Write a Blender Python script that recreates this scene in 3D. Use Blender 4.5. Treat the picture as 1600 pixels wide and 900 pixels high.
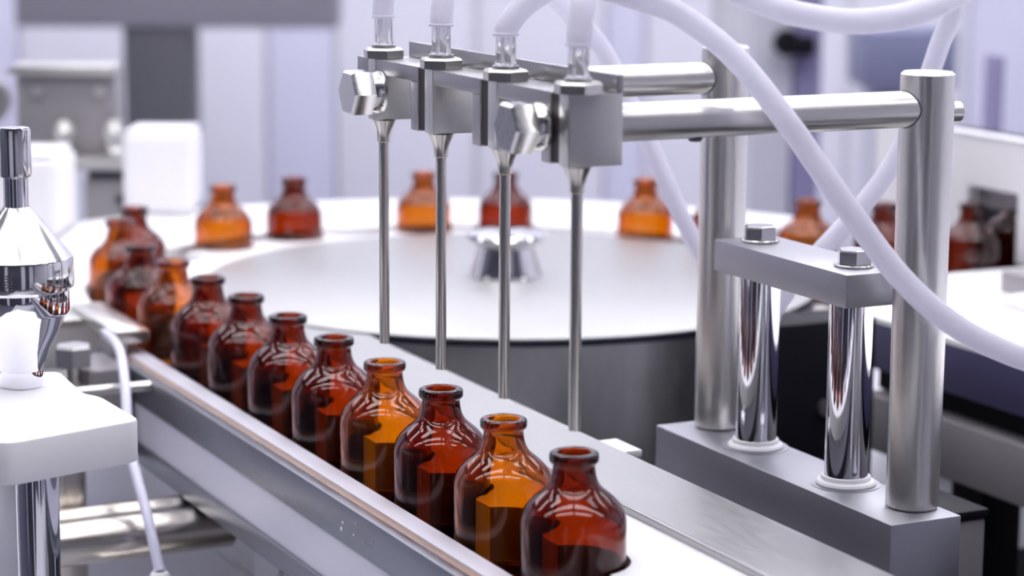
import bpy, bmesh, math, random
from mathutils import Vector, Matrix
random.seed(7)
PI = math.pi
for o in list(bpy.data.objects):
    bpy.data.objects.remove(o)
scene = bpy.context.scene
COL = scene.collection

# ------------------------------------------------------------------ camera
# The machine stands turned by TH about the vertical in an axis-aligned room.
TH = math.radians(26.2965)
RZ = Matrix.Rotation(TH, 4, 'Z')
cam_data = bpy.data.cameras.new('camera')
cam = bpy.data.objects.new('camera', cam_data)
COL.objects.link(cam)
cam.location = (-0.0253, -0.8999, 1.2995)
cam.rotation_mode = 'XYZ'
_pitch, _roll = math.radians(10.0855), math.radians(0.3615)
cam.matrix_world = (Matrix.Translation(cam.location) @ Matrix.Rotation(PI/2 - _pitch, 4, 'X')
                    @ Matrix.Rotation(_roll, 4, 'Z'))
cam_data.sensor_width = 36.0
cam_data.lens = 3613.6 / 1600 * 36.0
cam_data.clip_start = 0.02
cam_data.clip_end = 50
cam_data.dof.use_dof = True
cam_data.dof.focus_distance = 1.03
cam_data.dof.aperture_fstop = 7.6
cam_data.dof.aperture_blades = 9
scene.camera = cam

# ------------------------------------------------------------------ world, exposure
world = bpy.data.worlds.new('world')
scene.world = world
world.use_nodes = True
world.node_tree.nodes['Background'].inputs[0].default_value = (0.80, 0.79, 1.0, 1)
world.node_tree.nodes['Background'].inputs[1].default_value = 0.05
scene.view_settings.view_transform = 'Standard'
scene.view_settings.look = 'None'
scene.view_settings.gamma = 1.0
scene.view_settings.use_curve_mapping = False
scene.view_settings.exposure = 0.0
LAMP = 7.2           # emission of the ceiling light diffusers
try:
    scene.cycles.use_denoising = True
    scene.cycles.max_bounces = 12
    scene.cycles.transmission_bounces = 12
    scene.cycles.glossy_bounces = 5
    scene.cycles.diffuse_bounces = 3
    scene.cycles.caustics_reflective = True
    scene.cycles.caustics_refractive = True
    scene.cycles.sample_clamp_indirect = 6.0
except Exception:
    pass

# ------------------------------------------------------------------ materials
def mat(name, col, rough=0.5, metal=0.0, spec=0.5, trans=0.0, ior=1.45, emit=None, estr=0.0,
        grain=None, gstr=0.04, gscale=60.0, cvar=0.0, sss=0.0, coat=0.0):
    m = bpy.data.materials.new(name)
    m.use_nodes = True
    nt = m.node_tree
    b = nt.nodes['Principled BSDF']
    b.inputs['Base Color'].default_value = (*col, 1)
    b.inputs['Roughness'].default_value = rough
    b.inputs['Metallic'].default_value = metal
    b.inputs['Specular IOR Level'].default_value = spec
    b.inputs['Transmission Weight'].default_value = trans
    b.inputs['IOR'].default_value = ior
    b.inputs['Coat Weight'].default_value = coat
    if sss:
        b.inputs['Subsurface Weight'].default_value = sss
        b.inputs['Subsurface Radius'].default_value = (0.004, 0.004, 0.004)
    if emit:
        b.inputs['Emission Color'].default_value = (*emit, 1)
        b.inputs['Emission Strength'].default_value = estr
    if grain is not None:
        tc = nt.nodes.new('ShaderNodeTexCoord')
        mp = nt.nodes.new('ShaderNodeMapping')
        mp.inputs['Scale'].default_value = grain
        nz = nt.nodes.new('ShaderNodeTexNoise')
        nz.inputs['Scale'].default_value = gscale
        nz.inputs['Detail'].default_value = 4.0
        nt.links.new(tc.outputs['Object'], mp.inputs['Vector'])
        nt.links.new(mp.outputs['Vector'], nz.inputs['Vector'])
        mr = nt.nodes.new('ShaderNodeMapRange')
        mr.inputs['To Min'].default_value = max(0.02, rough - gstr * 2)
        mr.inputs['To Max'].default_value = rough + gstr * 2
        nt.links.new(nz.outputs['Fac'], mr.inputs['Value'])
        nt.links.new(mr.outputs['Result'], b.inputs['Roughness'])
        if cvar:
            mx = nt.nodes.new('ShaderNodeMix')
            mx.data_type = 'RGBA'
            mx.inputs[6].default_value = (*[c * (1 - cvar) for c in col], 1)
            mx.inputs[7].default_value = (*[min(1, c * (1 + cvar)) for c in col], 1)
            nt.links.new(nz.outputs['Fac'], mx.inputs[0])
            nt.links.new(mx.outputs[2], b.inputs['Base Color'])
    return m

M = {}
M['post_steel'] = mat('post_steel', (0.86, 0.84, 0.80), 0.30, 1.0, grain=(8, 8, 0.3), gstr=0.012, gscale=120, cvar=0.02)
M['rod_steel'] = mat('rod_steel', (0.76, 0.74, 0.71), 0.32, 1.0, grain=(0.6, 14, 14), gstr=0.05, gscale=120, cvar=0.05)
M['needle_steel'] = mat('needle_steel', (0.68, 0.64, 0.59), 0.26, 1.0, grain=(1, 1, 1), gstr=0.01, gscale=30, cvar=0.01)
M['block_steel'] = mat('block_steel', (0.46, 0.45, 0.46), 0.38, 1.0, grain=(3, 3, 18), gstr=0.05, gscale=160, cvar=0.06)
M['bright_steel'] = mat('bright_steel', (0.68, 0.67, 0.64), 0.32, 1.0, grain=(3, 3, 18), gstr=0.05, gscale=160, cvar=0.05)
M['base_alu'] = mat('base_alu', (0.46, 0.46, 0.50), 0.42, 1.0, grain=(4, 4, 4), gstr=0.04, gscale=300, cvar=0.07)
M['bolt_steel'] = mat('bolt_steel', (0.74, 0.73, 0.72), 0.18, 1.0, grain=(6, 6, 6), gstr=0.04, gscale=120, cvar=0.04)
M['chrome'] = mat('chrome', (0.86, 0.86, 0.90), 0.05, 1.0)
M['satin_chrome'] = mat('satin_chrome', (0.90, 0.89, 0.88), 0.17, 1.0)
M['guide_plastic'] = mat('guide_plastic', (0.60, 0.585, 0.66), 0.4, spec=0.4)
M['polished'] = mat('polished', (0.84, 0.83, 0.83), 0.09, 1.0, grain=(2, 2, 30), gstr=0.02, gscale=100, cvar=0.03)
M['disc_steel'] = mat('disc_steel', (0.45, 0.45, 0.46), 0.45, 1.0, grain=(3, 3, 3), gstr=0.04, gscale=60, cvar=0.03)
M['drum_steel'] = mat('drum_steel', (0.78, 0.78, 0.76), 0.36, 1.0, grain=(6, 6, 1), gstr=0.06, gscale=40, cvar=0.08)
M['plate_steel'] = mat('plate_steel', (0.46, 0.46, 0.46), 0.40, 1.0, grain=(8, 1, 8), gstr=0.06, gscale=60, cvar=0.06)
M['rail_steel'] = mat('rail_steel', (0.25, 0.26, 0.30), 0.40, 1.0, grain=(6, 2, 10), gstr=0.07, gscale=60, cvar=0.12)
M['frame_steel'] = mat('frame_steel', (0.58, 0.54, 0.50), 0.24, 1.0, grain=(1, 8, 8), gstr=0.05, gscale=50, cvar=0.10)
M['white_plastic'] = mat('white_plastic', (0.88, 0.87, 0.90), 0.38, spec=0.4, grain=(1, 1, 1), gstr=0.03, gscale=80, cvar=0.015)
M['pale_panel'] = mat('pale_panel', (0.74, 0.73, 0.84), 0.35, spec=0.5)
M['groove_brown'] = mat('groove_brown', (0.34, 0.26, 0.23), 0.5, 0.4, grain=(6, 1, 6), gstr=0.06, gscale=60, cvar=0.25)
M['belt'] = mat('belt', (0.05, 0.045, 0.05), 0.5)
M['gap_shade'] = mat('gap_shade', (0.050, 0.042, 0.042), 0.45, 0.3)
M['black'] = mat('black', (0.006, 0.006, 0.010), 0.5, spec=0.2)
M['matte_black'] = mat('matte_black', (0.012, 0.012, 0.018), 0.6, spec=0.2)
M['navy'] = mat('navy', (0.060, 0.055, 0.120), 0.35, spec=0.5)
M['grey_beam'] = mat('grey_beam', (0.27, 0.25, 0.27), 0.5, 0.3)
M['gap_shadow'] = mat('gap_shadow', (0.02, 0.02, 0.05), 0.5)
def silicone(name, col):
    """milky hose: half of the light passes diffusely through the wall"""
    m = mat(name, col, 0.30)
    nt = m.node_tree
    tr = nt.nodes.new('ShaderNodeBsdfTranslucent')
    tr.inputs['Color'].default_value = (*col, 1)
    mx = nt.nodes.new('ShaderNodeMixShader')
    mx.inputs[0].default_value = 0.5
    nt.links.new(nt.nodes['Principled BSDF'].outputs[0], mx.inputs[1])
    nt.links.new(tr.outputs[0], mx.inputs[2])
    nt.links.new(mx.outputs[0], nt.nodes['Material Output'].inputs['Surface'])
    return m
M['silicone'] = silicone('silicone', (0.93, 0.92, 1.0))
M['clear'] = mat('clear', (0.96, 0.96, 0.98), 0.14, trans=0.9, ior=1.30)
M['cable'] = mat('cable', (0.68, 0.67, 0.82), 0.35)
M['mark'] = mat('mark', (0.10, 0.10, 0.12), 0.6)
M['paint_fleck'] = mat('paint_fleck', (0.85, 0.85, 0.88), 0.5)
M['mid_grey'] = mat('mid_grey', (0.30, 0.29, 0.34), 0.5)
M['dark_grey'] = mat('dark_grey', (0.10, 0.10, 0.12), 0.5)
M['housing_grey'] = mat('housing_grey', (0.36, 0.34, 0.36), 0.4, 0.3)
M['housing_light'] = mat('housing_light', (0.46, 0.44, 0.44), 0.4, 0.3)
M['bluegrey'] = mat('bluegrey', (0.22, 0.23, 0.37), 0.5)
M['alu_profile'] = mat('alu_profile', (0.66, 0.66, 0.74), 0.4, 0.3)
M['violet_profile'] = mat('violet_profile', (0.25, 0.23, 0.40), 0.45)
M['wall_paint'] = mat('wall_paint', (0.80, 0.795, 0.90), 0.7, grain=(1, 1, 1), gstr=0.02, gscale=3, cvar=0.02)
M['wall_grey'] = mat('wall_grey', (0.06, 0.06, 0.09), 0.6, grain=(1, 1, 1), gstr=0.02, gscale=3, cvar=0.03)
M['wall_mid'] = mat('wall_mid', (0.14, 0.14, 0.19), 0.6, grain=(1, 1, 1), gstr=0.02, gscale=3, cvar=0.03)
M['panel_light'] = mat('panel_light', (0.86, 0.86, 0.96), 0.5)
M['panel_violet'] = mat('panel_violet', (0.77, 0.765, 0.94), 0.5)
M['ceiling_paint'] = mat('ceiling_paint', (0.36, 0.36, 0.40), 0.8, grain=(1, 1, 1), gstr=0.02, gscale=2, cvar=0.03)
M['floor_epoxy'] = mat('floor_epoxy', (0.24, 0.24, 0.31), 0.35, grain=(1, 1, 1), gstr=0.04, gscale=4, cvar=0.04)
M['cabinet'] = mat('cabinet', (0.66, 0.66, 0.72), 0.42, 0.2, grain=(1, 6, 1), gstr=0.04, gscale=20, cvar=0.05)
M['lamp'] = mat('lamp', (0.9, 0.9, 0.95), 0.5, emit=(0.97, 0.96, 1.0), estr=LAMP)
M['lamp_housing'] = mat('lamp_housing', (0.5, 0.5, 0.52), 0.5)

def glass(name, dens, col):
    """clear surface, amber colour from absorption in the wall thickness"""
    m = bpy.data.materials.new(name)
    m.use_nodes = True
    nt = m.node_tree
    b = nt.nodes['Principled BSDF']
    b.inputs['Base Color'].default_value = (1.0, 0.97, 0.93, 1)
    b.inputs['Roughness'].default_value = 0.012
    b.inputs['Transmission Weight'].default_value = 1.0
    b.inputs['IOR'].default_value = 1.47
    va = nt.nodes.new('ShaderNodeVolumeAbsorption')
    va.inputs['Color'].default_value = (*col, 1)
    va.inputs['Density'].default_value = dens
    nt.links.new(va.outputs['Volume'], nt.nodes['Material Output'].inputs['Volume'])
    return m
M['amber_orange'] = glass('amber_orange', 1900, (0.905, 0.715, 0.0))
M['amber_red'] = glass('amber_red', 2300, (0.825, 0.52, 0.0))

# ------------------------------------------------------------------ mesh helpers
class G:
    def __init__(s):
        s.v, s.f = [], []
    def add(s, vs, fs):
        n = len(s.v)
        s.v += [tuple(v) for v in vs]
        s.f += [tuple(i + n for i in f) for f in fs]
        return s
    def box(s, x0, x1, y0, y1, z0, z1, bev=0.0, seg=2):
        bm = bmesh.new()
        bmesh.ops.create_cube(bm, size=1.0)
        for v in bm.verts:
            v.co = Vector(((x0+x1)/2 + v.co.x*(x1-x0), (y0+y1)/2 + v.co.y*(y1-y0), (z0+z1)/2 + v.co.z*(z1-z0)))
        if bev:
            bmesh.ops.bevel(bm, geom=list(bm.edges), offset=bev, segments=seg, affect='EDGES', profile=0.5)
        bm.verts.index_update()
        s.add([v.co for v in bm.verts], [[v.index for v in f.verts] for f in bm.faces])
        bm.free()
        return s
    def lathe(s, prof, seg=48, org=(0, 0, 0), axis='z'):
        """prof: (r, h) list; r==0 ends close on the axis."""
        o = Vector(org)
        def P(r, h, a):
            c, q = r*math.cos(a), r*math.sin(a)
            if axis == 'z': return (o.x+c, o.y+q, o.z+h)
            if axis == 'x': return (o.x+h, o.y+c, o.z+q)
            return (o.x+q, o.y+h, o.z+c)
        vs, fs, rings = [], [], []
        for r, h in prof:
            if r <= 1e-9:
                rings.append([len(vs)]); vs.append(P(0, h, 0))
            else:
                rings.append(list(range(len(vs), len(vs)+seg)))
                vs += [P(r, h, 2*PI*k/seg) for k in range(seg)]
        for A, B in zip(rings[:-1], rings[1:]):
            for k in range(seg):
                k2 = (k+1) % seg
                if len(A) == 1 and len(B) == 1: continue
                if len(A) == 1: fs.append((A[0], B[k2], B[k]))
                elif len(B) == 1: fs.append((A[k], A[k2], B[0]))
                else: fs.append((A[k], A[k2], B[k2], B[k]))
        return s.add(vs, fs)
    def cyl(s, r, h0, h1, seg=40, org=(0, 0, 0), axis='z', bev=0.0):
        b = bev
        if b:
            pr = [(0, h0), (r-b, h0), (r, h0+b), (r, h1-b), (r-b, h1), (0, h1)]
        else:
            pr = [(0, h0), (r, h0), (r, h1), (0, h1)]
        return s.lathe(pr, seg, org, axis)
    def ring(s, ri, ro, h0, h1, seg=64, org=(0, 0, 0), axis='z'):
        return s.lathe([(ri, h0), (ro, h0), (ro, h1), (ri, h1), (ri, h0)], seg, org, axis)
    def hexa(s, rc, h0, h1, org=(0, 0, 0), axis='z', ch=0.0012, rot=0.0):
        """hexagon head with a chamfered outer rim"""
        o = Vector(org)
        def P(r, h, a):
            c, q = r*math.cos(a), r*math.sin(a)
            if axis == 'z': return (o.x+c, o.y+q, o.z+h)
            return (o.x+h, o.y+c, o.z+q)
        hs = h1 - h0
        sgn = 1 if hs > 0 else -1
        vs, fs = [], []
        lev = [(rc, h0), (rc, h1 - sgn*ch), (rc*0.90, h1)]
        for r, h in lev:
            vs += [P(r, h, rot + PI/3*k) for k in range(6)]
        fs.append(tuple(range(5, -1, -1)))
        for l in range(2):
            for k in range(6):
                fs.append((l*6+k, l*6+(k+1) % 6, (l+1)*6+(k+1) % 6, (l+1)*6+k))
        fs.append(tuple(range(12, 18)))
        return s.add(vs, fs)
    def prism(s, poly, z0, z1):
        n = len(poly)
        vs = [(x, y, z0) for x, y in poly] + [(x, y, z1) for x, y in poly]
        fs = [tuple(range(n-1, -1, -1)), tuple(range(n, 2*n))]
        fs += [(k, (k+1) % n, n+(k+1) % n, n+k) for k in range(n)]
        return s.add(vs, fs)
    def strip(s, inner, outer, z0, z1):
        """flat band between two matching polylines, with thickness"""
        n = len(inner)
        vs = [(x, y, z1) for x, y in inner] + [(x, y, z1) for x, y in outer]
        vs += [(x, y, z0) for x, y in inner] + [(x, y, z0) for x, y in outer]
        fs = []
        for k in range(n-1):
            fs.append((k, n+k, n+k+1, k+1))
            fs.append((2*n+k, 2*n+k+1, 3*n+k+1, 3*n+k))
            fs.append((n+k, 3*n+k, 3*n+k+1, n+k+1))
            fs.append((k, k+1, 2*n+k+1, 2*n+k))
        fs.append((0, 2*n, 3*n, n)); fs.append((n-1, 2*n-1, 4*n-1, 3*n-1))
        return s.add(vs, fs)
    def tube(s, pts, r, seg=20, per=10, cap=True, hollow=0.0):
        P = [Vector(p) for p in pts]
        path = []
        for i in range(len(P)-1):
            p0 = P[max(i-1, 0)]; p1 = P[i]; p2 = P[i+1]; p3 = P[min(i+2, len(P)-1)]
            for k in range(per):
                t = k/per
                path.append(0.5*((2*p1) + (p2-p0)*t + (2*p0-5*p1+4*p2-p3)*t*t + (3*p1-p0-3*p2+p3)*t**3))
        path.append(P[-1])
        if len(P) == 2: path = P
        t0 = (path[1]-path[0]).normalized()
        n = t0.orthogonal().normalized()
        vs, fs = [], []
        for i, p in enumerate(path):
            t = (path[min(i+1, len(path)-1)] - path[max(i-1, 0)]).normalized()
            n = (n - t*n.dot(t)).normalized()
            b = t.cross(n)
            vs += [p + (n*math.cos(2*PI*k/seg) + b*math.sin(2*PI*k/seg))*r for k in range(seg)]
        for i in range(len(path)-1):
            for k in range(seg):
                k2 = (k+1) % seg
                fs.append((i*seg+k, i*seg+k2, (i+1)*seg+k2, (i+1)*seg+k))
        if cap:
            fs.append(tuple(range(seg-1, -1, -1)))
            L = (len(path)-1)*seg
            fs.append(tuple(range(L, L+seg)))
        return s.add(vs, fs)

def mesh(name, g, m, sharp=32):
    me = bpy.data.meshes.new(name)
    me.from_pydata(g.v, [], g.f)
    bm = bmesh.new(); bm.from_mesh(me)
    bmesh.ops.recalc_face_normals(bm, faces=bm.faces)
    bm.to_mesh(me); bm.free()
    me.materials.append(M[m] if isinstance(m, str) else m)
    for p in me.polygons: p.use_smooth = True
    me.set_sharp_from_angle(angle=math.radians(sharp))
    me.update()
    return me

def tag(o, label, cat, group=None):
    o['label'] = label; o['category'] = cat
    if group: o['group'] = group
    return o

def place(o, loc, turned=True, rz=0.0):
    if turned:
        o.location = RZ @ Vector(loc); o.rotation_euler = (0, 0, TH + rz)
    else:
        o.location = loc; o.rotation_euler = (0, 0, rz)

def thing(name, label, cat, loc, group=None, turned=True, rz=0.0):
    o = bpy.data.objects.new(name, None)
    o.empty_display_size = 0.02
    COL.objects.link(o); place(o, loc, turned, rz)
    return tag(o, label, cat, group)

def part(name, g, m, parent, loc=(0, 0, 0), label=None, sharp=32):
    me = g if isinstance(g, bpy.types.Mesh) else mesh(name, g, m, sharp)
    o = bpy.data.objects.new(name, me)
    COL.objects.link(o)
    o.parent = parent; o.location = loc
    if label: o['label'] = label
    return o

def solo(name, g, m, label, cat, loc=(0, 0, 0), group=None, turned=True, rz=0.0, sharp=32):
    me = g if isinstance(g, bpy.types.Mesh) else mesh(name, g, m, sharp)
    o = bpy.data.objects.new(name, me)
    COL.objects.link(o); place(o, loc, turned, rz)
    return tag(o, label, cat, group)

def struct(name, g, m, turned=False):
    o = bpy.data.objects.new(name, mesh(name, g, m))
    COL.objects.link(o); place(o, (0, 0, 0), turned)
    o['kind'] = 'structure'
    return o

def off(g, d):
    g.v = [(x-d[0], y-d[1], z-d[2]) for x, y, z in g.v]
    return g

# ------------------------------------------------------------------ the room
X0, X1, Y0, Y1, ZC = -2.6, 2.6, -2.8, 3.6, 2.6
struct('floor', G().box(X0, X1, Y0, Y1, -0.1, 0), 'floor_epoxy')
struct('ceiling', G().box(X0, X1, Y0, Y1, ZC, ZC+0.1), 'ceiling_paint')
wb = struct('wall_back', G().box(X0, X1, Y1, Y1+0.1, 0, ZC), 'wall_paint')
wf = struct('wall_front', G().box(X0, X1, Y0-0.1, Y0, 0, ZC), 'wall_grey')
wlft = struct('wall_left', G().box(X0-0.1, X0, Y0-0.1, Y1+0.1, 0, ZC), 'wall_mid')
struct('wall_right', G().box(X1, X1+0.1, Y0-0.1, Y1+0.1, 0, ZC), 'wall_paint')
# sheet panels on the back wall, each its own sheet
for xa, xb, m in ((-1.30, -0.985, 'panel_violet'), (-0.98, -0.655, 'panel_light'), (-0.65, -0.505, 'panel_light'), (-0.50, -0.372, 'panel_violet'),
                  (-0.367, -0.10, 'panel_light'), (-0.095, 0.150, 'panel_light'), (0.155, 0.228, 'panel_violet'),
                  (0.233, 0.41, 'panel_light'), (0.415, 0.62, 'panel_light'), (0.625, 0.85, 'panel_light'), (0.855, 1.2, 'panel_violet')):
    part('panel', G().box(xa, xb, Y1-0.02, Y1-0.0005, 0.05, 2.3, 0.003), m, wb)

# pale sheets added out of view for bright streaks in the metal, on the darker walls behind and left of the camera
for xa, xb in ((-1.05, -0.75), (0.70, 1.15), (1.75, 2.4)):
    part('panel', G().box(xa, xb, Y0+0.0005, Y0+0.02, 0.05, 2.3, 0.003), 'panel_light', wf)
for ya, yb in ((-2.4, -2.0), (0.9, 1.6), (2.3, 3.1)):
    part('panel', G().box(X0+0.0005, X0+0.02, ya, yb, 0.05, 2.3, 0.003), 'panel_light', wlft)

# ceiling lights
lg = 'ceiling lights in rows'
n = 0
me_h = me_d = None
ORD = ['first', 'second', 'third', 'fourth', 'fifth', 'sixth']
spots = []
for k, cy in enumerate((-0.75, -0.30, 0.15, 0.60, 1.05, 1.50)):
    for cx, w in ((-0.58, 'left'), (0.58, 'right')):
        spots.append((cx, cy, f'ceiling panel light above the machine, {ORD[k]} row from the camera, {w} one'))
for k, cy in enumerate((3.2, 2.65, 2.1)):  # rows added out of view to brighten the back wall
    for cx, w in ((-1.86, 'far left'), (-0.62, 'inner left'), (0.62, 'inner right'), (1.86, 'far right')):
        spots.append((cx, cy, f'added ceiling panel light, {ORD[k]} row from the back wall, {w} one'))
for cx, w in ((-1.74, 'left'), (1.74, 'right')):
    for k, cy in enumerate((-0.30, 0.75)):
        spots.append((cx, cy, f'ceiling panel light near the {w} wall, {ORD[k]} one from the camera'))
for cx, cy, lab in spots:
    t = thing('ceiling_light', lab, 'light', (cx, cy, ZC), lg, turned=False)
    if me_h is None:
        me_h = mesh('housing', G().box(-0.55, 0.55, -0.125, 0.125, -0.035, -0.0005, 0.004), 'lamp_housing')
        me_d = mesh('diffuser', G().box(-0.53, 0.53, -0.095, 0.095, -0.048, -0.036, 0.003), 'lamp')
    part('housing', me_h, None, t)
    part('diffuser', me_d, None, t)

# ------------------------------------------------------------------ machine cabinet under everything
cab = thing('machine_cabinet', 'pale steel machine base cabinet under the bottle line', 'machine', (0, 0, 0))
part('cabinet_body', G().box(-0.42, 0.95, -0.45, 1.25, 0.0, 0.845, 0.01), 'cabinet', cab)
part('deck_plate', G().box(-0.44, 0.97, -0.47, 1.27, 0.846, 0.86, 0.003), 'cabinet', cab)
part('deck_shade_sheet', G().box(0.10, 0.94, -0.40, 0.375, 0.8602, 0.866, 0.001), 'matte_black', cab)  # dark sheet paints the shade over the right side of the deck

# ------------------------------------------------------------------ infeed conveyor
PITCH = 0.06428
ROW = [i*PITCH for i in range(10)]
BX0, BY0 = 0.2405, 0.6122           # centre of the circle the bottles run on
DX0, DY0 = 0.2602, 0.5880           # turntable centre
bed = thing('conveyor_bed', 'dark conveyor bed running under the row of amber bottles', 'conveyor', (0, 0.1, 0.86))
part('belt', off(G().box(-0.0232, 0.052, -0.36, 0.525, 0.990, 1.0), (0, 0.1, 0.86)), 'belt', bed)
part('channel', off(G().box(-0.0390, 0.075, -0.36, 0.44, 0.972, 0.989, 0.001), (0, 0.1, 0.86)), 'grey_beam', bed)
for yy in (-0.25, 0.12, 0.40):
    part('leg', off(G().box(0.015, 0.05, yy-0.02, yy+0.02, 0.8602, 0.972), (0, 0.1, 0.86)), 'cabinet', bed)

gl = thing('conveyor_side_rail', 'grey steel and white side rail along the left of the bottle row', 'rail', (-0.04, 0.1, 0.97))
O = (-0.04, 0.1, 0.97)
YA, YB = -0.36, 0.525
part('guide_strip', off(G().box(-0.0345, -0.0235, YA, YB, 1.0005, 1.0228, 0.0006), O), 'guide_plastic', gl, label='white plastic guide strip against the bottles')
part('groove_strip', off(G().box(-0.0392, -0.0346, YA, YB, 1.0005, 1.0224, 0.0002), O), 'groove_brown', gl, label='brownish strip between the white guide and steel rail')
rb = part('rail_bar', off(G().box(-0.0452, -0.0393, YA, YB, 1.0045, 1.0230, 0.0007), O), 'rail_steel', gl)
part('side_panel', off(G().box(-0.0440, -0.0393, YA, YB, 0.9815, 1.0044), O), 'pale_panel', gl, label='pale lavender side panel')
part('lower_flange', off(G().box(-0.0462, -0.0393, YA, YB, 0.9700, 0.9814, 0.0006), O), 'rail_steel', gl)
# worn stencil strokes and paint flecks on the rail face
g = G()
for k, (a, b) in enumerate(((0.1180, 1.0135), (0.1150, 1.0137), (0.1118, 1.0134), (0.1085, 1.0136), (0.1052, 1.0134), (0.1018, 1.0136))):
    g.box(-0.04528, -0.0452, a-0.0010, a-0.0002, b-0.0022, b+0.0022)
    g.box(-0.04528, -0.0452, a-0.0024, a-0.0002, b+(0.0012 if k % 2 else -0.0020), b+(0.0020 if k % 2 else -0.0012))
part('worn_stencil', off(g, O), 'rail_mark' if 'rail_mark' in M else 'mid_grey', rb)
for a, b, r in ((0.1365, 1.0110, 0.0011), (0.1350, 1.0144, 0.0007), (0.1222, 1.0120, 0.0006), (0.1195, 1.0180, 0.0005)):
    part('paint_fleck', off(G().cyl(r, -0.0003, 0, 10, (-0.0452, a, b), 'x'), O), 'paint_fleck', rb)

# pocketed white guide to the right of the bottles
poly = [(0.0535, -0.30), (0.0535, 0.525)]
PR = 0.0236
ys = sorted([i*PITCH for i in range(-4, 8)], reverse=True)
xi = 0.0045
half = math.sqrt(PR**2 - xi**2)
poly.append((xi + 0.012, 0.525))
poly.append((xi + 0.012, 0.4820))
poly.append((xi, 0.4790))
for yc in ys:
    a0 = math.asin(xi/PR)
    for k in range(15):
        a = (PI/2 - a0) - (PI - 2*a0)*k/14
        poly.append((PR*math.cos(a), yc + PR*math.sin(a)))
poly.append((xi, -0.30))
solo('pocket_guide', off(G().prism(poly, 1.0005, 1.0278), (0.03, 0.1, 1.0)), 'white_plastic',
     'white scalloped plastic guide with pockets holding the bottle row', 'guide', (0.03, 0.1, 1.0))
# flat steel cover plate, cut round where the turntable starts
RC = 0.2088
xl, xr = 0.0535, 0.1005
poly = [(xl, -0.32), (xr, -0.32)]
a1 = math.acos((xr-DX0)/RC); a2 = math.acos(max(-1, (xl-DX0)/RC))
for k in range(21):
    a = a1 + (a2-a1)*k/20
    poly.append((DX0+RC*math.cos(a), DY0-RC*math.sin(a)))
cp = thing('cover_plate', 'flat brushed steel cover plate between bottle row and turntable', 'plate', (0.077, 0.1, 1.028))
part('plate_sheet', off(G().prism(poly, 1.0280, 1.0305), (0.077, 0.1, 1.028)), 'plate_steel', cp)
part('plate_lip', off(G().box(0.0535, 0.0560, -0.32, 0.556, 1.0306, 1.0312, 0.0002), (0.077, 0.1, 1.028)), 'block_steel', cp)
for yy in (-0.2, 0.30):
    part('plate_bracket', off(G().box(0.078, 0.095, yy-0.02, yy+0.02, 0.8602, 1.0279, 0.001), (0.077, 0.1, 1.028)), 'grey_beam', cp)
part('end_tab', off(G().box(0.1006, 0.1170, 0.150, 0.176, 1.0235, 1.0275, 0.001), (0.077, 0.1, 1.028)), 'white_plastic', cp, label='small white tab beside the plate')

# ------------------------------------------------------------------ turntable
tt = thing('turntable', 'large round steel turntable with a drum below and a knob', 'turntable', (DX0, DY0, 0.86))
z = 0.86
part('top_disc', G().lathe([(0, 1.0297-z), (0.2064, 1.0297-z), (0.2067, 1.0301-z), (0.2067, 1.0313-z), (0.2060, 1.0317-z), (0, 1.0317-z)], 160), 'disc_steel', tt)
part('gap_shadow_ring', G().cyl(0.2052, 1.0262-z, 1.0296-z, 128), 'gap_shadow', tt, label='dark ring painted as the gap shadow under the disc')  # dark colour paints the shadow in the gap between disc and drum
part('drum', G().cyl(0.2036, 0.0003, 1.0261-z, 128), 'drum_steel', tt)
kb = part('knob', G().lathe([(0, 0), (0.0248, 0), (0.0252, 0.0015), (0.0240, 0.004), (0.0190, 0.0215), (0.0186, 0.0225), (0, 0.0225)], 48), 'polished', tt, (0.002, 0.010, 1.0318-z), label='waisted polished clamping knob')
part('knob_cap', G().lathe([(0, 0.0226), (0.0225, 0.0226), (0.0262, 0.0250), (0.0268, 0.0275), (0.0255, 0.0295), (0.018, 0.0312), (0, 0.0318)], 48), 'polished', kb)

# bottles round the turntable: angles on the running circle
WH = [(162.0, 'amber_orange'), (147.0, 'amber_red'), (116.0, 'amber_orange'), (99.4, 'amber_red'), (73.3, 'amber_orange'),
      (57.6, 'amber_red'), (29.6, 'amber_orange'), (14.5, 'amber_red'), (-6.6, 'amber_orange')]
WR = [0.233, 0.233, 0.233, 0.233, 0.233, 0.233, 0.235, 0.243, 0.257]
RB = 0.233
wheel_xy = [(BX0+R_*math.cos(math.radians(a)), BY0+R_*math.sin(math.radians(a))) for (a, _), R_ in zip(WH, WR)]
pockets = wheel_xy + [(BX0+RB*math.cos(math.radians(a)), BY0+RB*math.sin(math.radians(a))) for a in (131.5, 86.3, 43.5, 4.0, -22.0)] + [(0, ROW[9]), (0, ROW[8])]
inner, outer = [], []
A0, A1, N = -25.0, 194.0, 900
for k in range(N+1):
    a = math.radians(A0 + (A1-A0)*k/N)
    dx, dy = math.cos(a), math.sin(a)
    # distance from turntable centre to the running circle
    fx, fy = DX0-BX0, DY0-BY0
    b = fx*dx + fy*dy
    r = -b + math.sqrt(b*b - (fx*fx+fy*fy-(RB+0.002)**2))
    for px, py in pockets:
        qx, qy = px-DX0, py-DY0
        tca = qx*dx + qy*dy
        d2 = qx*qx+qy*qy - tca*tca
        if tca > 0 and d2 < 0.0231**2:
            r = min(r, tca - math.sqrt(0.0231**2 - d2))
    r = max(r, 0.2078)
    inner.append((DX0+0.2074*dx, DY0+0.2074*dy)); outer.append((DX0+r*dx, DY0+r*dy))
solo('pocket_ring', off(G().strip(inner, outer, 1.0005, 1.0276), (DX0, DY0, 1.0)), 'white_plastic',
     'white scalloped ring around the turntable holding bottles in pockets', 'ring', (DX0, DY0, 1.0))
inner, outer = [], []
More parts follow.
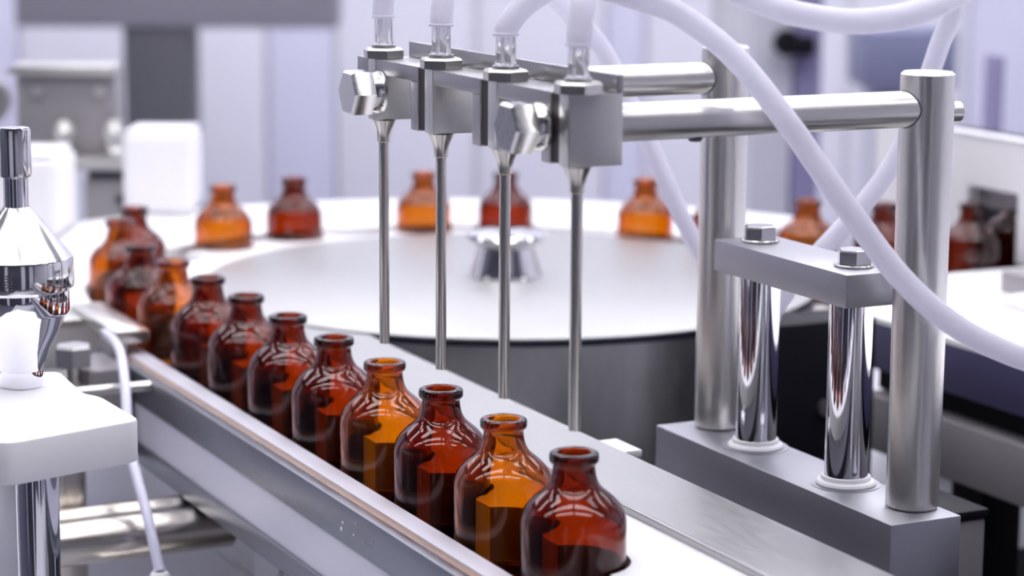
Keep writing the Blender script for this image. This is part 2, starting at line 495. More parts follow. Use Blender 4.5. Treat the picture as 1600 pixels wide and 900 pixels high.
for k in range(161):
    a = math.radians(20 + (186-20)*k/160)
    inner.append((BX0+0.2570*math.cos(a), BY0+0.2570*math.sin(a)))
    ro = 0.405
    outer.append((BX0+ro*math.cos(a), BY0+ro*math.sin(a)))
solo('outer_table', off(G().strip(inner, outer, 1.0005, 1.0280), (BX0, BY0, 1.0)), 'white_plastic',
     'wide white plastic table curving round behind the turntable bottles', 'table', (BX0, BY0, 1.0))
inner, outer = [], []
for k in range(161):
    a = math.radians(-24 + (196-(-24))*k/160)
    inner.append((BX0+0.2080*math.cos(a), BY0+0.2080*math.sin(a))); ro = 0.405 if k > 32 else 0.262
    outer.append((BX0+ro*math.cos(a), BY0+ro*math.sin(a)))
tb = thing('wheel_bed', 'round bed under the turntable bottles', 'conveyor', (BX0, BY0, 0.86))
# keep the bed outside the drum
inn = []
for (x, y) in inner:
    d = math.hypot(x-DX0, y-DY0)
    if d < 0.2062:
        x = DX0 + (x-DX0)/d*0.2062; y = DY0 + (y-DY0)/d*0.2062
    inn.append((x, y))
part('bed_plate', off(G().strip(inn, outer, 0.990, 1.0), (BX0, BY0, 0.86)), 'white_plastic', tb)
for a in (25, 60, 95, 135, 175):
    x, y = BX0+0.36*math.cos(math.radians(a)), BY0+0.36*math.sin(math.radians(a))
    part('leg', off(G().cyl(0.012, 0.0003, 0.1298, 24, (x, y, 0.86)), (BX0, BY0, 0.86)), 'grey_beam', tb)

# ------------------------------------------------------------------ amber bottles
mm = 0.001
prof = [(0, 1.4), (12, 1.0), (17.5, 0.3), (19.6, 0.0), (20.7, 0.5), (21.3, 1.6), (21.5, 3.2), (21.5, 20), (21.5, 42), (21.4, 44.5),
        (21.0, 46.8), (20.1, 49.2), (18.6, 51.6), (16.4, 54.0), (14.0, 56.0), (12.0, 57.6), (10.5, 59.4), (9.5, 61.4), (8.9, 63.6),
        (8.6, 66.0), (8.5, 68.0), (8.8, 68.5), (9.6, 68.8), (10.0, 69.4), (10.05, 70.5), (10.0, 72.0), (9.6, 72.7), (8.9, 73.0),
        (7.4, 73.0), (6.8, 72.7), (6.5, 72.0), (6.4, 70.0), (6.5, 66.0), (6.9, 63.2), (7.6, 60.8), (8.8, 58.6), (10.6, 56.5),
        (12.8, 54.6), (15.2, 52.4), (17.3, 50.2), (18.6, 48.0), (19.3, 45.8), (19.6, 43.5), (19.7, 40), (19.7, 20), (19.6, 5.0), (19.0, 3.6),
        (17.5, 2.9), (12, 3.3), (0, 3.8)]
BM = {}
for m in ('amber_orange', 'amber_red'):
    BM[m] = mesh('amber_bottle', G().lathe([(r*mm, h*mm) for r, h in prof], 64), m, 60)
bg = 'amber glass bottles on the line'
row_labels = ['amber glass bottle nearest the camera, under the front filling needle',
              'second amber bottle from the front, bright orange inside, under a needle',
              'third amber bottle from the front of the row, dark red, under a needle',
              'fourth amber bottle from the front, bright orange, under the farthest needle',
              'fifth amber bottle from the front, first one without a needle above',
              'sixth amber bottle from the front of the straight row',
              'seventh amber bottle from the front of the straight row',
              'eighth amber bottle from the front of the straight row',
              'ninth amber bottle from the front, orange neck, beside the turntable edge',
              'tenth amber bottle from the front, half hidden at far end of row']
row_m = ['amber_red', 'amber_orange', 'amber_red', 'amber_orange', 'amber_red', 'amber_red', 'amber_red', 'amber_red', 'amber_orange', 'amber_red']
for i, y in enumerate(ROW):
    o = solo('amber_bottle', BM[row_m[i]], None, row_labels[i], 'bottle', (0, y, 1.0002), bg, rz=random.uniform(0, 6))
wl = ['blurred amber bottle at the far left bend where the row meets the turntable',
      'blurred dark red bottle just behind the bend, beside the white guard',
      'blurred orange bottle left behind the turntable, beside the white guard corner',
      'blurred dark red bottle left behind the turntable, right of the orange one',
      'blurred orange bottle behind the turntable, between first two filling needles',
      'blurred dark red bottle behind the turntable knob and third needle',
      'blurred orange bottle behind the turntable, right of the front needle',
      'blurred amber bottle almost hidden behind the rear steel post',
      'blurred amber bottle between the two steel posts, behind the bracket bar']
for (a, m), (x, y), l in zip(WH, wheel_xy, wl):
    solo('amber_bottle', BM[m], None, l, 'bottle', (x, y, 1.0002), bg, rz=random.uniform(0, 6))

# ------------------------------------------------------------------ needle stand (base block, posts, rods, lifting columns)
st = thing('needle_stand', 'steel stand with two posts, rods and chrome columns on a grey block', 'stand', (0.1737, 0.1015, 0.8662))
O = (0.1737, 0.1015, 0.8662)
part('base_block', off(G().box(0.1550, 0.1925, -0.0010, 0.2040, 0.962, 1.0241, 0.0006), O), 'base_alu', st)
part('foot', off(G().box(0.160, 0.188, 0.01, 0.19, 0.8662, 0.9619), O), 'black', st)
posts = ((0.1815, 0.0205), (0.1820, 0.1880))
for x, y in posts:
    part('post', off(G().cyl(0.0118, 1.0242, 1.2180, 64, (x, y, 0), bev=0.0012), O), 'post_steel', st)
for y in (0.0205, 0.1890):
    rd = part('rod', off(G().cyl(0.0079, 0.0180, 0.1815, 48, (0, y, 1.2020), 'x'), O), 'rod_steel', st)
    part('rod_end', off(G().cyl(0.0045, 0.1925, 0.1990, 24, (0, y, 1.2000), 'x', bev=0.0006), O), 'rod_steel', rd)
    if y < 0.1: part('rod_notch_stub', off(G().lathe([(0, 0.0), (0.0024, 0.0), (0.0032, 0.0012), (0.0032, 0.004), (0, 0.004)], 20, (0.0655, y, 1.1928)), O), 'dark_grey', rd)  # dark stub added in place of the notch cut under the rod
    # dark joint line where the rod enters the post
for (x, y), ry in zip(posts, (0.0205, 0.1890)):
    pts = []
    for k in range(33):
        a = 2*PI*k/32
        yy, z_ = ry + 0.00795*math.cos(a), 1.2020 + 0.00795*math.sin(a)
        pts.append((x - math.sqrt(0.0118**2 - (yy-y)**2) - 0.00005, yy, z_))
    part('joint_line', off(G().tube(pts, 0.00032, 8, 2), O), 'dark_grey', st)
cols = ((0.1768, 0.0655), (0.1768, 0.1434))
for x, y in cols:
    c = part('chrome_column', off(G().cyl(0.0101, 1.0243, 1.1108, 64, (x, y, 0)), O), 'chrome', st)
    part('collar', off(G().lathe([(0.0102, 1.0243), (0.0135, 1.0243), (0.0138, 1.0252), (0.0132, 1.0262), (0.0116, 1.0268), (0.0112, 1.0285), (0.0102, 1.0288)], 48, (x, y, 0)), O), 'white_plastic', c, label='white plastic collar ring')
    part('collar_groove', off(G().ring(0.0139, 0.0162, 1.02412, 1.0244, 48, (x, y, 0)), O), 'base_alu', c)
bar = part('bracket_bar', off(G().box(0.1600, 0.1935, 0.0455, 0.1590, 1.1110, 1.1262, 0.0005), O), 'base_alu', st)
for x, y in ((0.1768, 0.0645), (0.1768, 0.1440)):
    b = part('hex_bolt', off(G().hexa(0.0082, 1.1277, 1.1342, (x, y, 0), rot=0.05), O), 'bolt_steel', st)
    part('washer', off(G().cyl(0.0093, 1.1263, 1.1276, 36, (x, y, 0), bev=0.0003), O), 'bolt_steel', b)

# ------------------------------------------------------------------ needle manifold
mf = thing('needle_manifold', 'brushed steel clamp block holding the four filling needles in line', 'manifold', (0.006, 0.0965, 1.188))
O = (0.006, 0.0965, 1.188)
XL, XR, ZB, ZT = -0.006, 0.0178, 1.1880, 1.2165
for i in range(4):
    y = i*PITCH
    part('needle_block', off(G().box(XL, XR, y-0.0042, y+0.0046, ZB, ZT, 0.0004), O), 'bright_steel', mf)
    if i:
        part('link_bar', off(G().box(XL, XR, y-0.0526, y-0.0043, 1.2098, ZT, 0.0004), O), 'block_steel', mf)
        part('link_leg', off(G().box(XL, XR, y-0.0526, y-0.0446, ZB, 1.2097, 0.0004), O), 'block_steel', mf)
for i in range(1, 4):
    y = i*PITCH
    part('gap_shade_plate', off(G().box(XL+0.0006, XR-0.0002, y-0.0595, y-0.0527, ZB+0.0008, ZT-0.0006), O), 'gap_shade', mf)  # dark plate paints the shade in the narrow gap between units
part('back_strip', off(G().box(0.0148, 0.0178, -0.0042, 0.1975, 1.2166, 1.2235, 0.0003), O), 'block_steel', mf)
part('end_stop', off(G().box(-0.006, 0.001, 0.1976, 0.2100, 1.2095, 1.2165, 0.0003), O), 'block_steel', mf)
for y in (0.0190, 0.1830):
    hb = part('clamp_bolt', off(G().hexa(0.0112, -0.0122, -0.0225, (0, y, 1.2020), 'x', ch=0.0016, rot=0.04), O), 'bolt_steel', mf)
    part('flange', off(G().lathe([(0, -0.0062), (0.0100, -0.0062), (0.0100, -0.0085), (0.0084, -0.0121), (0, -0.0121)], 40, (0, y, 1.2020), 'x'), O), 'bolt_steel', hb)

# ------------------------------------------------------------------ filling needles
nlab = ['front filling needle at the right end, above the nearest bottle', 'second filling needle from the right, beside a big hex bolt',
        'third filling needle from the right, before the turntable', 'leftmost and farthest filling needle, beside the left hex bolt']
ng = 'filling needles in the manifold'
ZTIP = 1.0818
nd = []
for i in range(4):
    y = i*PITCH
    t = thing('filling_needle', nlab[i], 'needle', (0, y, ZTIP), ng)
    part('needle_tube', G().lathe([(0.0016, 0.0), (0.0023, 0.0), (0.0024, 0.0005), (0.0024, 0.0985), (0.0016, 0.0985), (0.0016, 0.0)], 24), 'needle_steel', t)
    part('flare', G().lathe([(0.0024, 0.0955), (0.0030, 0.0960), (0.0032, 0.0985), (0.0038, 0.1015), (0.0052, 0.1048), (0.0056, 0.1060), (0, 0.1060)], 32), 'needle_steel', t)
    nt_ = part('hex_nut', G().hexa(0.0098, 0.1349, 0.1395, ch=0.0010, rot=0.3), 'bright_steel', t)
    part('nut_collar', G().cyl(0.0056, 0.1396, 0.1408, 32), 'bright_steel', nt_)
    part('clear_fitting', G().lathe([(0.0017, 0.1409), (0.0046, 0.1409), (0.0046, 0.1420), (0.0041, 0.1430), (0.0041, 0.1528), (0.0017, 0.1528), (0.0017, 0.1409)], 32), 'clear', t, label='clear plastic hose fitting')
    nd.append(t)

# ------------------------------------------------------------------ silicone tubes
zt = 1.2349
TUB = {
 'milky tube arching from second needle and sweeping across the front post to the right':
   [(0.0, PITCH, zt), (0.0006, PITCH, 1.2385), (0.0045, 0.0625, 1.2445), (0.0105, 0.0595, 1.2505), (0.0185, 0.0546, 1.2549), (0.0291, 0.0438, 1.2557), (0.0404, 0.0318, 1.252), (0.0574, 0.022, 1.2449), (0.0771, 0.0088, 1.2271), (0.096, -0.0063, 1.1983), (0.1104, -0.0185, 1.1728), (0.1321, -0.0297, 1.1414), (0.1525, -0.0381, 1.1213), (0.1767, -0.0415, 1.1078), (0.2017, -0.0443, 1.0988), (0.2454, -0.0341, 1.0879)],
 'milky tube rising from third needle and falling behind the rods to the rear post':
   [(0.0, 2*PITCH, zt), (0.0005, 0.1290, 1.2400), (0.0040, 0.1330, 1.2497), (0.018, 0.1470, 1.2618), (0.057, 0.1848, 1.2648), (0.097, 0.2305, 1.2521), (0.1364, 0.2751, 1.2327), (0.1719, 0.2983, 1.2093), (0.1998, 0.2973, 1.16), (0.2222, 0.3009, 1.1195), (0.2423, 0.3082, 1.092), (0.2637, 0.3143, 1.0619), (0.2714, 0.315, 1.0275), (0.2714, 0.315, 0.95)],
 'milky tube rising from leftmost needle and looping across the top right':
   [(0.0, 3*PITCH, zt), (0.0002, 0.1928, 1.2426), (0.0025, 0.1900, 1.2605), (0.0127, 0.1771, 1.287), (0.0278, 0.1159, 1.3015), (0.0463, 0.046, 1.281), (0.0544, -0.0073, 1.2609), (0.0685, -0.0276, 1.2509), (0.086, -0.0372, 1.2461), (0.1016, -0.0451, 1.245), (0.1197, -0.0534, 1.2483), (0.1421, -0.0517, 1.2558), (0.1717, -0.0409, 1.2696), (0.2091, -0.0214, 1.2897), (0.26, 0.02, 1.33)],
 'milky tube rising from the front needle, dropping behind the front post to bracket bar':
   [(0.0, 0.0, zt), (0.0006, 0.0003, 1.2400), (0.0040, 0.0040, 1.2522), (0.0160, 0.0190, 1.2714), (0.0525, 0.0578, 1.2991), (0.119, 0.0969, 1.3187), (0.2065, 0.1202, 1.3114), (0.2482, 0.1152, 1.2759), (0.2629, 0.1126, 1.2425), (0.2675, 0.1285, 1.2199), (0.2699, 0.1447, 1.1934), (0.2615, 0.1537, 1.1608), (0.2486, 0.1661, 1.1339), (0.2353, 0.1796, 1.1115), (0.2285, 0.2007, 1.087), (0.2283, 0.2175, 1.0568), (0.2283, 0.2250, 0.96)],
}
for lab, pts in TUB.items():
    b = pts[0]
    t = thing('silicone_tube', lab, 'tube', b, 'silicone tubes on the needles')
    part('hose', off(G().tube(pts, 0.0050, 24, 10), b), 'silicone', t, sharp=60)
    part('hose_end', G().lathe([(0.00505, 0.0), (0.0054, 0.0), (0.0054, 0.0010), (0.00505, 0.0014)], 28), 'silicone', t)

# ------------------------------------------------------------------ white block and chrome adjuster at the left
wbk = thing('white_mounting_block', 'white plastic block on chrome rods, carrying the chrome adjuster', 'block', (-0.17, 0.19, 0.86), rz=0.0)
O = (-0.17, 0.19, 0.86)
def rounded(poly, r, n=6):
    out = []
    for i, p in enumerate(poly):
        p = Vector(p); a = Vector(poly[i-1]); b = Vector(poly[(i+1) % len(poly)])
        u, v = (a-p).normalized(), (b-p).normalized()
        rr = min(r, (a-p).length*0.45, (b-p).length*0.45)
        for k in range(n+1):
            t = k/n
            out.append(tuple((p+u*rr)*(1-t)**2 + p*2*t*(1-t) + (p+v*rr)*t*t))
    return out
poly = rounded([(-0.1415, 0.2500), (-0.230, 0.255), (-0.226, 0.158), (-0.1985, 0.1205), (-0.1365, 0.1385), (-0.1390, 0.1900), (-0.1440, 0.1990)], 0.006)
bm = bmesh.new()
g0 = G().prism(poly, 1.0515, 1.0700)
me0 = mesh('block_body', g0, 'white_plastic')
bm.from_mesh(me0)
ed = [e for e in bm.edges if abs(e.verts[0].co.z - e.verts[1].co.z) < 1e-6]
bmesh.ops.bevel(bm, geom=ed, offset=0.0012, segments=2, affect='EDGES', profile=0.5)
for v in bm.verts: v.co -= Vector(O)
bm.to_mesh(me0); bm.free()
for p in me0.polygons: p.use_smooth = True
me0.set_sharp_from_angle(angle=math.radians(35))
part('block_body', me0, None, wbk)
part('support_rod', off(G().cyl(0.0092, 0.8602, 1.0514, 48, (-0.1745, 0.168, 0)), O), 'chrome', wbk)
part('support_rod', off(G().cyl(0.0092, 0.8602, 1.0514, 48, (-0.2120, 0.205, 0)), O), 'chrome', wbk)
ad = thing('chrome_adjuster', 'shiny chrome funnel-shaped adjuster with knurled knob at left edge', 'adjuster', (-0.1655, 0.2250, 1.0702))
zz = 0.0
part('foot_ring', G().lathe([(0, 0), (0.0095, 0), (0.0098, 0.0006), (0.0098, 0.0075), (0, 0.0075)], 48), 'chrome', ad)
part('lower_cone', G().lathe([(0.0100, 0.0076), (0.0104, 0.0095), (0.0128, 0.0175), (0.0178, 0.0265), (0.0216, 0.0335), (0.0224, 0.0350), (0.0224, 0.0442), (0, 0.0442)], 64), 'chrome', ad)
bd = part('collar_band', G().lathe([(0, 0.0443), (0.0226, 0.0443), (0.0244, 0.0458), (0.0247, 0.0472), (0.0247, 0.0585), (0.0244, 0.0592), (0, 0.0592)], 72), 'polished', ad)
# upper cone with broad shallow flutes
g = G(); seg = 96; vs = []; fs = []
lev = [(0.0242, 0.0593, 0.0), (0.0215, 0.0630, 0.25), (0.0150, 0.0715, 0.3), (0.0080, 0.0800, 0.15), (0.0058, 0.0822, 0.0)]
for r, h, w in lev:
    for k in range(seg):
        a = 2*PI*k/seg
        vs.append(((r + 0.00012*w*math.cos(24*a))*math.cos(a), (r + 0.00012*w*math.cos(24*a))*math.sin(a), h))
for l in range(len(lev)-1):
    for k in range(seg):
        fs.append((l*seg+k, l*seg+(k+1) % seg, (l+1)*seg+(k+1) % seg, (l+1)*seg+k))
g.add(vs, fs)
part('upper_cone', g, 'satin_chrome', ad)
part('neck', G().cyl(0.0056, 0.0815, 0.0955, 40), 'chrome', ad)
g = G(); vs = []; fs = []; seg = 48
for r, h in [(0.0052, 0.0950), (0.0070, 0.0958), (0.0073, 0.0970), (0.0073, 0.1165), (0.0066, 0.1178), (0.0040, 0.1182)]:
    for k in range(seg):
        a = 2*PI*k/seg
        q = 1.0 - (0.03 if (k % 4 < 2 and 0.0962 < h < 0.117) else 0)
        vs.append((r*q*math.cos(a), r*q*math.sin(a), h))
for l in range(5):
    for k in range(seg):
        fs.append((l*seg+k, l*seg+(k+1) % seg, (l+1)*seg+(k+1) % seg, (l+1)*seg+k))
fs.append(tuple(range(5*seg, 6*seg)))
g.add(vs, fs)
part('top_knob', g, 'polished', ad)
# tiny engraved marks on the collar band: two upright lines of illegible characters
g = G()
for col_, aa, n_ in ((0, -2.035, 5), (1, -1.955, 7)):
    for k in range(n_):
        h = 0.0480 + k*0.00125 + (0.0010 if col_ == 0 else 0.0)
        for j in range(2):
            a = aa + (j*0.022)
            r = 0.02473
            hh = h + (0.0002 if (j + k) % 2 else 0)
            p = (r*math.cos(a), r*math.sin(a), hh)
            tx, ty = -math.sin(a)*0.00028, math.cos(a)*0.00028
            g.add([(p[0]-tx, p[1]-ty, hh), (p[0]+tx, p[1]+ty, hh), (p[0]+tx, p[1]+ty, hh+0.0007), (p[0]-tx, p[1]-ty, hh+0.0007)], [(0, 1, 2, 3)])
part('engraved_marks', g, 'mark', bd)

# ------------------------------------------------------------------ fittings left of the rail
rc = thing('rail_clamp', 'blurred steel clamp plate and hex bolt fixed at far end of rail', 'clamp', (-0.06, 0.50, 0.86))
O = (-0.06, 0.50, 0.86)
part('clamp_plate', off(G().box(-0.0430, -0.0225, 0.490, 0.590, 1.0295, 1.0372, 0.001), O), 'bright_steel', rc)
part('clamp_arm', off(G().box(-0.100, -0.0435, 0.555, 0.595, 1.0286, 1.0340, 0.001), O), 'bright_steel', rc)
part('spacer', off(G().box(-0.0447, -0.0350, 0.495, 0.520, 1.0231, 1.0294), O), 'block_steel', rc)
part('clamp_stem', off(G().cyl(0.0050, 0.8602, 1.0270, 24, (-0.0780, 0.455, 0)), O), 'frame_steel', rc)
hb = part('hex_head', off(G().hexa(0.0108, 1.0270, 1.0390, (-0.0780, 0.455, 0), rot=0.2), O), 'block_steel', rc)
part('lock_washer', off(G().cyl(0.0100, 1.0130, 1.0155, 32, (-0.0780, 0.455, 0)), O), 'bright_steel', rc)
part('clamp_block', off(G().box(-0.0720, -0.0465, 0.450, 0.500, 0.9715, 1.0240, 0.002), O), 'grey_beam', rc)
part('thin_bar', off(G().cyl(0.0028, -0.090, -0.0455, 24, (0, 0.418, 1.0200), 'x'), O), 'rod_steel', rc)
fr = thing('support_frame', 'round steel cross bar and upright post under the side rail', 'frame', (-0.1, 0.345, 0.86))
O = (-0.1, 0.345, 0.86)
part('cross_bar', off(G().cyl(0.0118, -0.1270, -0.0250, 48, (0, 0.345, 0.9570), 'x', bev=0.001), O), 'frame_steel', fr)
part('cross_bar', off(G().cyl(0.0080, -0.1270, -0.0250, 40, (0, 0.368, 0.9615), 'x', bev=0.001), O), 'frame_steel', fr)
part('upright_post', off(G().box(-0.1075, -0.0935, 0.385, 0.400, 0.8602, 1.02, 0.001), O), 'frame_steel', fr)
cb = [(-0.0462, 0.500, 1.0345), (-0.0490, 0.488, 1.0370), (-0.0560, 0.4400, 1.0370), (-0.0675, 0.392, 1.0282), (-0.076, 0.3569, 1.0015), (-0.0778, 0.3236, 0.9737), (-0.0769, 0.3067, 0.948)]
ca = thing('air_hose', 'thin pale hose running down from the clamp beside the rail', 'hose', cb[-1])
part('hose', off(G().tube(cb, 0.0028, 16, 8), cb[-1]), 'cable', ca, sharp=60)
fb = thing('hose_fitting', 'pale round hose fitting at the lower end of thin hose', 'fitting', (-0.0769, 0.3067, 0.8602))
part('fitting_stem', G().cyl(0.010, 0.0, 0.074, 24), 'cabinet', fb)
part('fitting_cap', G().lathe([(0, 0.0741), (0.0062, 0.0741), (0.0066, 0.0755), (0.0062, 0.0840), (0.0040, 0.0876), (0, 0.0876)], 32), 'white_plastic', fb)
part('fitting_plate', G().box(-0.016, 0.070, -0.03, 0.03, 0.060, 0.066, 0.002), 'bright_steel', fb)

# ------------------------------------------------------------------ outfeed side at the right
of = thing('outfeed_table', 'white topped outfeed table with navy side panel and grey beam', 'conveyor', (0.5, 0.1, 0.866))
O = (0.5, 0.1, 0.866)
poly = [(0.41, -0.35), (0.64, -0.35), (0.64, 0.488), (0.515, 0.488), (0.475, 0.445), (0.41, 0.395)]
part('white_top', off(G().prism(poly, 1.0272, 1.0305), O), 'white_plastic', of)
part('navy_panel', off(G().box(0.4105, 0.4300, -0.35, 0.392, 0.9975, 1.0271, 0.0005), O), 'navy', of, label='dark navy side panel')
part('recess', off(G().box(0.4250, 0.4400, -0.35, 0.390, 0.9812, 0.9974), O), 'black', of)
part('grey_beam', off(G().box(0.4080, 0.4400, -0.35, 0.385, 0.9460, 0.9811, 0.001), O), 'grey_beam', of)
part('leg', off(G().box(0.44, 0.47, 0.30, 0.33, 0.8663, 1.0271), O), 'black', of)
part('leg', off(G().box(0.44, 0.47, -0.25, -0.22, 0.8663, 1.0271), O), 'black', of)
part('skirt', off(G().box(0.462, 0.470, -0.20, 0.28, 0.8663, 1.0), O), 'black', of)
dh = thing('cavity_shade_box', 'black box painted as the shaded cavity behind the chrome columns', 'housing', (0.34, 0.34, 0.866))  # solid black box stands for the unlit cavity in the machine
O = (0.34, 0.34, 0.866)
part('shade_box', off(G().box(0.305, 0.376, 0.325, 0.360, 0.8663, 1.0420, 0.002), O), 'black', dh)
part('cover_screw', off(G().cyl(0.005, -0.003, 0.0, 20, (0.340, 0.325, 0.990), 'y'), O), 'block_steel', dh)
ct = thing('control_box', 'blurred dark grey box below the grey beam at lower right', 'box', (0.275, 0.12, 0.866))
O = (0.275, 0.12, 0.866)
part('box_body', off(G().box(0.256, 0.286, 0.10, 0.15, 0.8663, 0.986, 0.002), O), 'grey_beam', ct)
part('box_lid', off(G().box(0.255, 0.287, 0.099, 0.151, 0.9861, 0.991, 0.001), O), 'black', ct)

gd = thing('outfeed_guard', 'tall white plastic guard with a dark slot at the right edge', 'guard', (0.66, 0.5, 0.866))
O = (0.66, 0.5, 0.866)
# panel facing the line, with an opening for the bottles
xa, xb = 0.620, 0.630
part('guard_panel', off(G().prism([(xa, 0.300), (xb, 0.300), (xb, 0.503), (xa, 0.503)], 1.0307, 1.1165)
     .prism([(xa, 0.503), (xb, 0.503), (xb, 0.561), (xa, 0.561)], 1.0800, 1.1165)
     .prism([(xa, 0.561), (xb, 0.561), (xb, 0.676), (xa, 0.676)], 1.0003, 1.1165), O), 'white_plastic', gd)
part('guard_rim', off(G().box(xa-0.0015, xb+0.0015, 0.300, 0.676, 1.1166, 1.1185, 0.0008), O), 'white_plastic', gd)
part('slot_shade_backing', off(G().box(0.715, 0.722, 0.42, 0.72, 0.8663, 1.105), O), 'black', gd)  # black sheet painted as the shade inside the guard slot
part('slot_block', off(G().box(0.6305, 0.640, 0.528, 0.561, 1.0640, 1.0800, 0.001), O), 'housing_grey', gd)
part('leg', off(G().box(0.621, 0.640, 0.62, 0.66, 0.8663, 1.0002), O), 'white_plastic', gd)
ob = thing('outfeed_bed', 'dark bed carrying the bottles at the right guard', 'conveyor', (0.6, 0.55, 0.866))
part('bed_plate', off(G().box(0.507, 0.664, 0.489, 0.600, 0.990, 1.0, 0.001).box(0.664, 0.71, 0.489, 0.600, 0.990, 1.0, 0.001), (0.6, 0.55, 0.866)), 'matte_black', ob)
part('leg', off(G().box(0.60, 0.63, 0.56, 0.59, 0.8663, 0.9899), (0.6, 0.55, 0.866)), 'black', ob)
for (x, y), l, m in (((0.535, 0.5440), 'blurred dark amber bottle just left of the front steel post', 'amber_red'),
                     ((0.593, 0.5190), 'blurred dark bottle in front of the slot in the right guard', 'amber_red'),
                     ((0.656, 0.5480), 'blurred dark bottle inside the slot of the right guard', 'amber_red')):
    solo('amber_bottle', BM[m], None, l, 'bottle', (x, y, 1.0002), bg)
gb = thing('guide_block', 'blurred steel guide block with round screw at the right edge', 'block', (0.55, 0.40, 1.0306))
part('block_body', G().box(-0.012, 0.050, -0.025, 0.015, 0, 0.014, 0.001), 'housing_grey', gb)
part('round_screw', G().lathe([(0, -0.004), (0.005, -0.004), (0.006, 0), (0, 0)], 24, (0.008, -0.0252, 0.006), 'y'), 'bright_steel', gb)
part('side_plate', G().box(-0.046, -0.010, -0.060, -0.030, 0, 0.008, 0.001), 'white_plastic', gb)

# ------------------------------------------------------------------ blurred equipment at the back left (room-aligned)
def bthing(name, label, cat, loc): return thing(name, label, cat, loc, turned=False)
t = bthing('side_guard', 'blurred white rounded guard box behind bottles, right of steel gap', 'guard', (-0.31, 0.985, 1.0282))
part('guard_body', off(G().box(-0.340, -0.284, 0.95, 1.02, 1.0282, 1.094, 0.006, 3), (-0.31, 0.985, 1.0282)), 'white_plastic', t)
part('guard_lip', off(G().box(-0.338, -0.286, 0.953, 1.017, 1.0941, 1.0962, 0.001), (-0.31, 0.985, 1.0282)), 'white_plastic', t)
t = bthing('corner_guard', 'large blurred white guard box behind the chrome adjuster at left', 'guard', (-0.40, 0.86, 1.0282))
part('guard_body', off(G().box(-0.470, -0.366, 0.815, 0.90, 1.0283, 1.0905, 0.008, 3), (-0.40, 0.86, 1.0282)), 'white_plastic', t)
part('guard_lip', off(G().box(-0.466, -0.370, 0.818, 0.897, 1.0906, 1.0925, 0.001), (-0.40, 0.86, 1.0282)), 'white_plastic', t)
t = bthing('feeder_housing', 'blurred grey steel feeder housing with pale top behind white guards', 'housing', (-0.41, 1.10, 0.8602))
O = (-0.41, 1.10, 0.8602)
part('housing_body', off(G().box(-0.447, -0.362, 1.06, 1.10, 1.066, 1.132, 0.002), O), 'housing_grey', t)
part('housing_top', off(G().box(-0.452, -0.362, 1.052, 1.10, 1.1321, 1.1400, 0.002), O), 'bright_steel', t)
part('lower_shelf', off(G().box(-0.460, -0.350, 1.030, 1.11, 1.0540, 1.0659, 0.002), O), 'bright_steel', t)
part('pedestal', off(G().box(-0.388, -0.349, 1.045, 1.10, 0.8602, 1.0440, 0.001), O), 'housing_light', t)
part('gap_shadow_box', off(G().box(-0.386, -0.351, 1.050, 1.10, 1.0441, 1.0539), O), 'dark_grey', t)  # solid dark box painted as the shadow between pedestal and shelf
part('pedestal_screw', off(G().cyl(0.0045, -0.003, 0, 16, (-0.358, 1.045, 1.028), 'y'), O), 'dark_grey', t)
part('side_wheel', off(G().lathe([(0, 0), (0.022, 0), (0.022, 0.02), (0, 0.02)], 32, (-0.475, 1.05, 1.11), 'y'), O), 'bright_steel', t)
for x in (-0.404, -0.362):
    k = part('shelf_knob', off(G().lathe([(0, 0), (0.008, 0), (0.008, 0.004), (0.005, 0.007), (0.008, 0.013), (0.0105, 0.020), (0.007, 0.029), (0, 0.031)], 24, (x, 1.04, 1.0660)), O), 'bright_steel', t)
for x in (-0.428, -0.376):
    part('cover_screw', off(G().cyl(0.004, -0.004, 0, 16, (x, 1.06, 1.118), 'y'), O), 'bright_steel', t)
t = bthing('gantry_frame', 'blurred grey beam on a dark column at the upper left', 'frame', (-0.56, 2.65, 0))
O = (-0.56, 2.65, 0)
part('beam', off(G().box(-0.777, -0.293, 2.60, 2.72, 1.072, 1.30, 0.004), O), 'mid_grey', t)
part('column', off(G().box(-0.616, -0.513, 2.605, 2.70, 0.03, 1.0719, 0.004), O), 'dark_grey', t)
part('foot_plate', off(G().box(-0.66, -0.47, 2.56, 2.74, 0.0002, 0.03, 0.003), O), 'dark_grey', t)
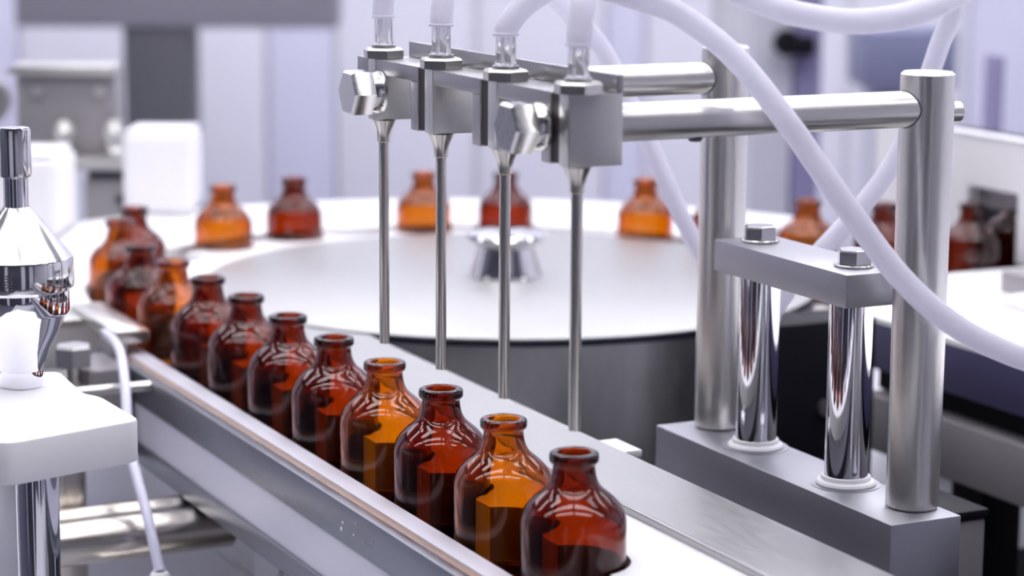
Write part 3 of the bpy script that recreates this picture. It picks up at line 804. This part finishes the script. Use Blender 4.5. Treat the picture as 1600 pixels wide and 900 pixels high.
# right background: profile posts with a black clamp, monitor cabinet, bar, pole
t = bthing('profile_post', 'blurred pale aluminium post at the back, left of the violet one', 'post', (0.296, 2.03, 0))
part('profile', off(G().box(0.263, 0.324, 2.0, 2.06, 0.02, 1.9, 0.003), (0.296, 2.03, 0)), 'alu_profile', t)
part('foot_plate', off(G().box(0.25, 0.322, 1.98, 2.08, 0.0002, 0.0199), (0.296, 2.03, 0)), 'mid_grey', t)
t = bthing('profile_post', 'blurred violet grey post behind the black clamp', 'post', (0.343, 2.03, 0))
part('profile', off(G().box(0.326, 0.361, 2.0, 2.06, 0.02, 1.9, 0.003), (0.343, 2.03, 0)), 'violet_profile', t)
part('foot_plate', off(G().box(0.324, 0.375, 1.98, 2.08, 0.0002, 0.0199), (0.343, 2.03, 0)), 'mid_grey', t)
t = bthing('post_clamp', 'blurred black clamp knob on the back posts', 'clamp', (0.32, 1.985, 1.10))
part('clamp_body', off(G().box(0.322, 0.349, 1.965, 1.9995, 1.083, 1.108, 0.004), (0.32, 1.985, 1.10)), 'black', t)
part('clamp_knob', off(G().lathe([(0, -0.045), (0.014, -0.045), (0.017, -0.040), (0.017, -0.028), (0.008, -0.022), (0.008, 0), (0, 0)], 24, (0.312, 1.9995, 1.1), 'y'), (0.32, 1.985, 1.10)), 'black', t)
t = bthing('steel_pole', 'blurred round grey pole standing behind the rear steel post', 'pole', (0.211, 1.62, 0))
part('pole_tube', off(G().cyl(0.023, 0.015, 1.9, 32, (0.211, 1.62, 0)), (0.211, 1.62, 0)), 'cabinet', t)
part('foot_plate', off(G().box(0.15, 0.27, 1.56, 1.68, 0.0002, 0.0149), (0.211, 1.62, 0)), 'mid_grey', t)
t = bthing('monitor_cabinet', 'blurred blue grey cabinet at the back upper right', 'cabinet', (0.575, 2.68, 0))
part('cabinet_box', off(G().box(0.505, 0.645, 2.60, 2.76, 0.985, 1.074, 0.004), (0.575, 2.68, 0)), 'bluegrey', t)
part('cabinet_stand', off(G().box(0.52, 0.60, 2.63, 2.73, 0.0002, 0.9849, 0.003), (0.575, 2.68, 0)), 'alu_profile', t)
t = bthing('thin_post', 'blurred thin dark violet bar upright at the far right', 'post', (0.478, 1.52, 0))
part('post_bar', off(G().box(0.471, 0.484, 1.50, 1.54, 0.012, 1.119, 0.001), (0.478, 1.52, 0)), 'violet_profile', t)
part('foot_plate', off(G().box(0.44, 0.515, 1.46, 1.58, 0.0002, 0.0119), (0.478, 1.52, 0)), 'mid_grey', t)
